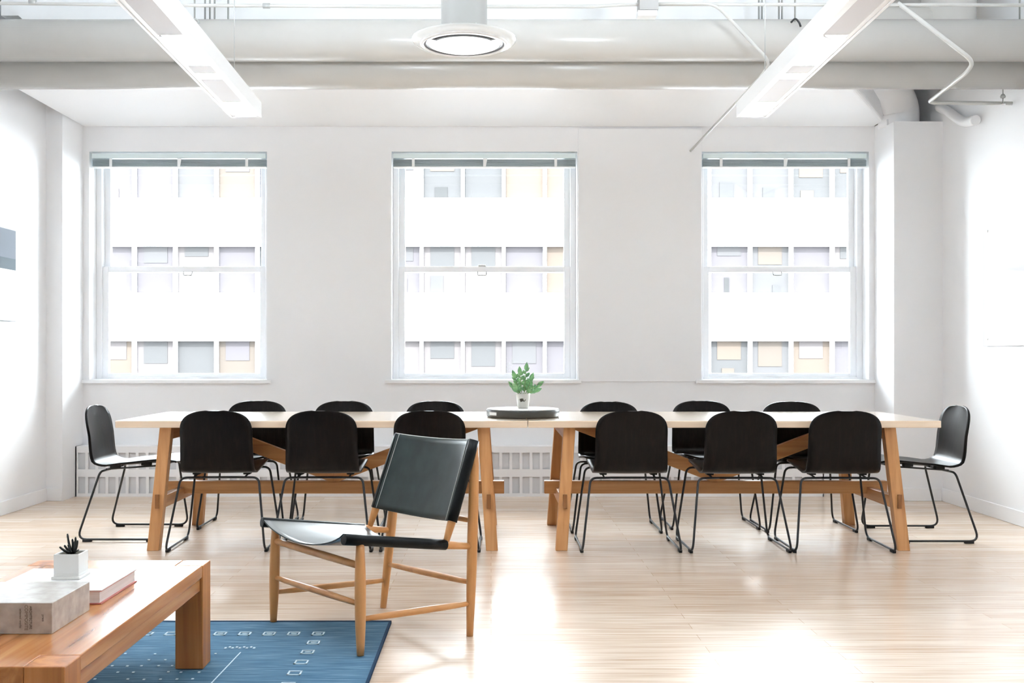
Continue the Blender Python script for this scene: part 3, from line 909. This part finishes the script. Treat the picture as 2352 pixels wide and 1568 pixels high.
# ================================================================== RUG
rx0, rx1, ry0, ry1 = -2.75, -.415, 2.05, 4.34
rug = MB()
rug.box(rx0, rx1, ry0, ry1, .0, .010, 0)
t = .014
rug.box(rx0 - .001, rx1 + .001, ry1 - t, ry1 + .001, .0, .0115, 1).box(rx1 - t * .6, rx1 + .001, ry0, ry1, .0, .0115, 1)
def sq(cx, cy, w=.048, d=.048, inner=True):
    e = .006; z0, z1 = .0095, .0118
    rug.box(cx - w / 2, cx + w / 2, cy - d / 2, cy - d / 2 + e, z0, z1, 2).box(cx - w / 2, cx + w / 2, cy + d / 2 - e, cy + d / 2, z0, z1, 2)
    rug.box(cx - w / 2, cx - w / 2 + e, cy - d / 2, cy + d / 2, z0, z1, 2).box(cx + w / 2 - e, cx + w / 2, cy - d / 2, cy + d / 2, z0, z1, 2)
    if inner and random.random() < .7:
        rug.box(cx - .010, cx + .012, cy - .003, cy + .003, z0, z1, 2)
k = 0
while -.685 - k * .097 > rx0 + .2:
    sq(-.685 - k * .097, 4.14); k += 1
for k in range(1, 15):
    sq(-.682, 4.14 - .128 * k)
rd = random.Random(5)
for i in range(16):
    for j in range(26):
        xx = -1.02 - j * .055 + rd.uniform(-.006, .006); yy = 3.86 - i * .075 + rd.uniform(-.006, .006)
        if xx < rx0 + .1 or rd.random() < .25: continue
        rug.box(xx - .004, xx + .004, yy - .005, yy + .005, .0095, .0115, 2)
for k in range(9):
    rug.box(-1.005 + k * .0135, -.997 + k * .0135, 3.93 + (k % 2) * .012, 3.945 + (k % 2) * .012, .0095, .0115, 2)
rug.bar((-.93, 3.88, .0105), (-.96, 2.9, .0105), .004, .002, mi=2)
ro = rug.build('rug', ['rug', 'rug_edge', 'rug_mark'], None, (rx1, ry1, 0))
ro.location = (rx1, ry1, 0)
tag(ro, 'blue woven rug with small white square outlines under the coffee table', 'rug')

# ================================================================== COFFEE TABLE
cx0, cx1, cy0, cy1, cz = -1.63, -1.010, 2.476, 3.766, .375
ZR = .0118
off = ((cx0 + cx1) / 2, (cy0 + cy1) / 2, ZR)
ct = empty('coffee_table', off, 'chunky rustic wood coffee table on the blue rug', 'table')
lw = .100
e = .003
poly = [(cx0 + lw, cy0 + e), (cx1 - lw, cy0 + e), (cx1 - lw, cy0 + lw), (cx1 - e, cy0 + lw), (cx1 - e, cy1 - lw), (cx1 - lw, cy1 - lw), (cx1 - lw, cy1 - e),
        (cx0 + lw, cy1 - e), (cx0 + lw, cy1 - lw), (cx0 + e, cy1 - lw), (cx0 + e, cy0 + lw), (cx0 + lw, cy0 + lw)]
MB().prism(poly, cz - .042, cz).build('tabletop', 'aca_y', ct, off, bevel=.003)
for ax in (cx0, cx1 - lw):
    for ay in (cy0, cy1 - lw):
        MB().box(ax + .001, ax + lw - .001, ay + .001, ay + lw - .001, ZR, cz).build('leg', 'aca_z', ct, off, bevel=.003)
for ax in (cx0 + .012, cx1 - .042):
    MB().box(ax, ax + .03, cy0 + lw, cy1 - lw, cz - .090, cz - .042).build('apron', 'aca_y', ct, off, bevel=.002)
for ay in (cy0 + .012, cy1 - .042):
    MB().box(cx0 + lw, cx1 - lw, ay, ay + .03, cz - .090, cz - .042).build('apron', 'aca_x', ct, off, bevel=.002)

# grey book
bx0, bx1, by0, by1, bz0, bz1 = -1.520, -1.163, 2.767, 3.028, cz, .458
off = ((bx0 + bx1) / 2, (by0 + by1) / 2, bz0)
gb = empty('thick_book', off, 'thick grey marbled book at the front of the coffee table', 'book')
MB().box(bx0, bx1, by0, by1, bz0, bz1).build('cover', 'book_grey', gb, off, bevel=.002)
def text(body, size, loc, rot, m, parent, off, name='lettering', ext=.0003, sxx=1.0):
    cu = bpy.data.curves.new(name, 'FONT'); cu.body = body; cu.size = size; cu.align_x = 'CENTER'; cu.align_y = 'CENTER'; cu.extrude = ext
    tmp = bpy.data.objects.new(name, cu); COL.objects.link(tmp)
    dg = bpy.context.evaluated_depsgraph_get()
    me = bpy.data.meshes.new_from_object(tmp.evaluated_get(dg))
    bpy.data.objects.remove(tmp, do_unlink=True)
    mtx = Matrix.Translation(Vector(loc) - Vector(off)) @ rot.to_4x4() @ Matrix.Diagonal((sxx, 1, 1, 1))
    me.transform(mtx)
    me.materials.clear(); me.materials.append(M[m])
    o = bpy.data.objects.new(name, me); COL.objects.link(o); o.parent = parent
    return o
from mathutils import Euler
rot = Euler((PI / 2, 0, 0)).to_matrix() @ Euler((0, 0, -PI / 2)).to_matrix()
fy = by0 - .0004
X_ = lambda p: (p - CX) * by0 / F_PX
zm_ = EYE - (1418 - CY) * by0 / F_PX
text('COMPOSITE', .0125, (X_(60), fy, zm_), rot, 'ink_soft', gb, off)
text('selected works', .0085, (X_(47), fy, zm_ - .002), rot, 'ink_soft', gb, off)
text('ARCHITECTURE', .0085, (X_(70.5), fy, zm_), rot, 'ink', gb, off)
text('press', .0085, (X_(99), fy, zm_ - .001), rot, 'ink', gb, off)

# white book
wx0, wx1, wy0, wy1, wz0, wz1 = -1.492, -1.155, 3.095, 3.409, cz, .418
off = ((wx0 + wx1) / 2, (wy0 + wy1) / 2, wz0)
wbk = empty('white_book', off, 'large white book with red edged pages behind the grey book', 'book')
MB().box(wx0, wx1, wy0, wy1, wz1 - .004, wz1).build('front_cover', 'book_white', wbk, off, bevel=.001)
MB().box(wx0, wx1, wy0, wy1, wz0, wz0 + .004).build('back_cover', 'book_red', wbk, off, bevel=.001)
MB().box(wx0 + .005, wx1 - .006, wy0 + .004, wy1 - .006, wz0 + .004, wz1 - .004).build('page_block', 'page', wbk, off)
MB().box(wx0, wx0 + .004, wy0, wy1, wz0 + .004, wz1 - .004).build('spine', 'book_white', wbk, off)
MB().box(wx0, wx1 + .0005, wy0 - .0005, wy1 + .0005, wz1 - .0048, wz1 - .0035).build('cover_edge', 'book_red', wbk, off)

# planter on the white book
px0, pyy = -1.319, 3.282
off = (px0, pyy, wz1)
pp = empty('succulent_planter', off, 'small square white planter with a black succulent on the white book', 'plant')
MB().box(px0 - .044, px0 + .044, pyy - .046, pyy + .046, wz1, wz1 + .009).build('saucer', 'plastic_white', pp, off, bevel=.002)
pw = .039; z0 = wz1 + .009; z1 = z0 + .068
pot = MB(); tw_ = .005
pot.box(px0 - pw, px0 + pw, pyy - pw, pyy + pw, z0, z0 + .008)
pot.box(px0 - pw, px0 + pw, pyy - pw, pyy - pw + tw_, z0 + .008, z1).box(px0 - pw, px0 + pw, pyy + pw - tw_, pyy + pw, z0 + .008, z1)
pot.box(px0 - pw, px0 - pw + tw_, pyy - pw + tw_, pyy + pw - tw_, z0 + .008, z1).box(px0 + pw - tw_, px0 + pw, pyy - pw + tw_, pyy + pw - tw_, z0 + .008, z1)
pot.build('pot', 'plastic_white', pp, off, bevel=.001)
MB().box(px0 - pw + tw_, px0 + pw - tw_, pyy - pw + tw_, pyy + pw - tw_, z0 + .01, z1 - .004).build('soil', 'soil', pp, off)
su = MB()
zt = z1 - .004
for (dx, dy, hh, bx_) in ((-.012, 0, .062, -.012), (.004, .003, .045, .002), (.012, 0, .052, .014), (-.028, -.004, .022, -.034), (.018, -.003, .042, .022), (0, -.006, .030, -.006), (-.018, .004, .025, -.024), (.008, .006, .038, .008)):
    base_ = Vector((px0 + dx * .25 + .004, pyy + dy, zt))
    tip_ = Vector((px0 + bx_ + .0, pyy + dy * 1.5, zt + hh))
    midp = base_.lerp(tip_, .5) + Vector((bx_ * .15, 0, .002))
    pts = catmull([base_, midp, tip_], 4)
    su.tube(pts, [.0042, .0045, .0045, .0042, .004, .0036, .0034, .0036, .0022][:len(pts)], 8)
for k in range(9):
    a = k * .7
    su.tube([(px0 + .004, pyy, zt), (px0 + .004 + .02 * math.cos(a), pyy + .02 * math.sin(a), zt + .010)], [.004, .0018], 6)
su.build('succulent', 'succulent', pp, off)

# ================================================================== WALL PANELS
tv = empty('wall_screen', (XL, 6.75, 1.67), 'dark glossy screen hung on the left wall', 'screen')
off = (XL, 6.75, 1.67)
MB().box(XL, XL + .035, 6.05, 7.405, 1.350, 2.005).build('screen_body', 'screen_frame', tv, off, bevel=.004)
sg = MB().box(XL + .0355, XL + .038, 6.065, 7.39, 1.79, 1.99, 0).box(XL + .0355, XL + .038, 6.065, 7.39, 1.71, 1.79, 1).box(XL + .0355, XL + .038, 6.065, 7.39, 1.372, 1.71, 2)  # screen reflection painted as colour bands, the white one stands for the window
sg.build('screen_glass', [mat('painted_slate_reflection', (0.06, 0.075, 0.10), 0.5, spec=0.1), mat('painted_dark_blue_reflection', (0.015, 0.035, 0.05), 0.5, spec=0.1), mat('painted_window_reflection', (0.80, 0.79, 0.82), 0.5, spec=0.1)], tv, off)
gbd = empty('glass_board', (XR, 6.4, 1.6), 'white glass writing board on the right wall reflecting a window', 'board')
off = (XR, 6.4, 1.6)
MB().box(XR - .022, XR - .014, 5.4, 7.28, 1.175, 2.02).build('glass_panel', 'board', gbd, off, bevel=.002)
for yy in (5.5, 7.22):
    for zz in (1.225, 1.97):
        MB().tube([(XR, yy, zz), (XR - .027, yy, zz)], .010, 14).build('standoff', 'chrome', gbd, off)

M['street'] = mat('asphalt_street', (0.05, 0.05, 0.05), 0.9)
noise_color(M['street'], [(0.3, (0.045, 0.045, 0.047)), (0.7, (0.06, 0.06, 0.062))], nscale=2)
struct('ground', MB().box(-40, 40, YB + .4, 60, -6.2, -6.0), 'street', 'street far below outside the windows', 'street')
# ================================================================== BUILDING OUTSIDE
FB = 36.0
fx0 = (968 - CX) * FB / F_PX
pitch = 94.6 * FB / F_PX
zr = lambda y: EYE + (CY - y) * FB / F_PX
bd = empty('office_building', (0, FB, 0), 'white office block across the street with bands of windows', 'building')
off = (0, FB, 0)
wbld = MB()
storey = 218 * FB / F_PX
k0, k1 = -12, 12
X0, X1 = fx0 + k0 * pitch, fx0 + k1 * pitch
bands = []
for n in range(-2, 2):
    top = zr(565) - n * storey; bot = zr(672) - n * storey
    bands.append((bot, top))
zt_ = max(t for b_, t in bands) + 1.65
zb_ = -6.0
prev = zt_
for b_, t in sorted(bands, reverse=True):
    wbld.box(X0, X1, FB, FB + 1.0, t, prev)
    prev = b_
wbld.box(X0, X1, FB, FB + 1.0, zb_, prev)
for b_, t in bands:
    for k in range(k0, k1 + 1):
        xx = fx0 + k * pitch
        wbld.box(xx - .06, xx + .06, FB + .05, FB + .30, b_, t)
wbld.build('facade', 'facade', bd, off)
rf = random.Random(21)
for b_, t in bands:
    for k in range(k0, k1):
        xx = fx0 + k * pitch
        z_mid = (b_ + t) / 2
        mi = rf.randrange(6)
        mb = MB().box(xx + .06, xx + pitch - .06, FB + .22, FB + .26, b_, t, 0)
        if rf.random() < .45:   # lowered blind
            mb.box(xx + .3, xx + pitch - .3, FB + .20, FB + .215, t - rf.uniform(.3, .9), t, 1)
        if rf.random() < .5:
            x_ = xx + rf.uniform(.2, .8)
            mb.box(x_, x_ + rf.uniform(.15, .5), FB + .19, FB + .21, b_, b_ + rf.uniform(.2, .7), 2)
        mb.build('office_window', ['fac%d' % mi, 'fac%d' % ((mi + 2) % 6), 'fac_dark' if rf.random() < .35 else 'fac%d' % ((mi + 1) % 6)], bd, off)

# daylight portals, exactly in the window openings (they only guide sampling of the sky)
for i, (a, c) in enumerate(WINS):
    ld = bpy.data.lights.new('daylight_opening', 'AREA')
    ld.shape = 'RECTANGLE'; ld.size = c - a; ld.size_y = WZ1 - WZ0
    ld.cycles.is_portal = True
    lo = bpy.data.objects.new('daylight_opening', ld); COL.objects.link(lo)
    lo.location = ((a + c) / 2, YB + .29, (WZ0 + WZ1) / 2)
    lo.rotation_euler = (-PI / 2, 0, 0)
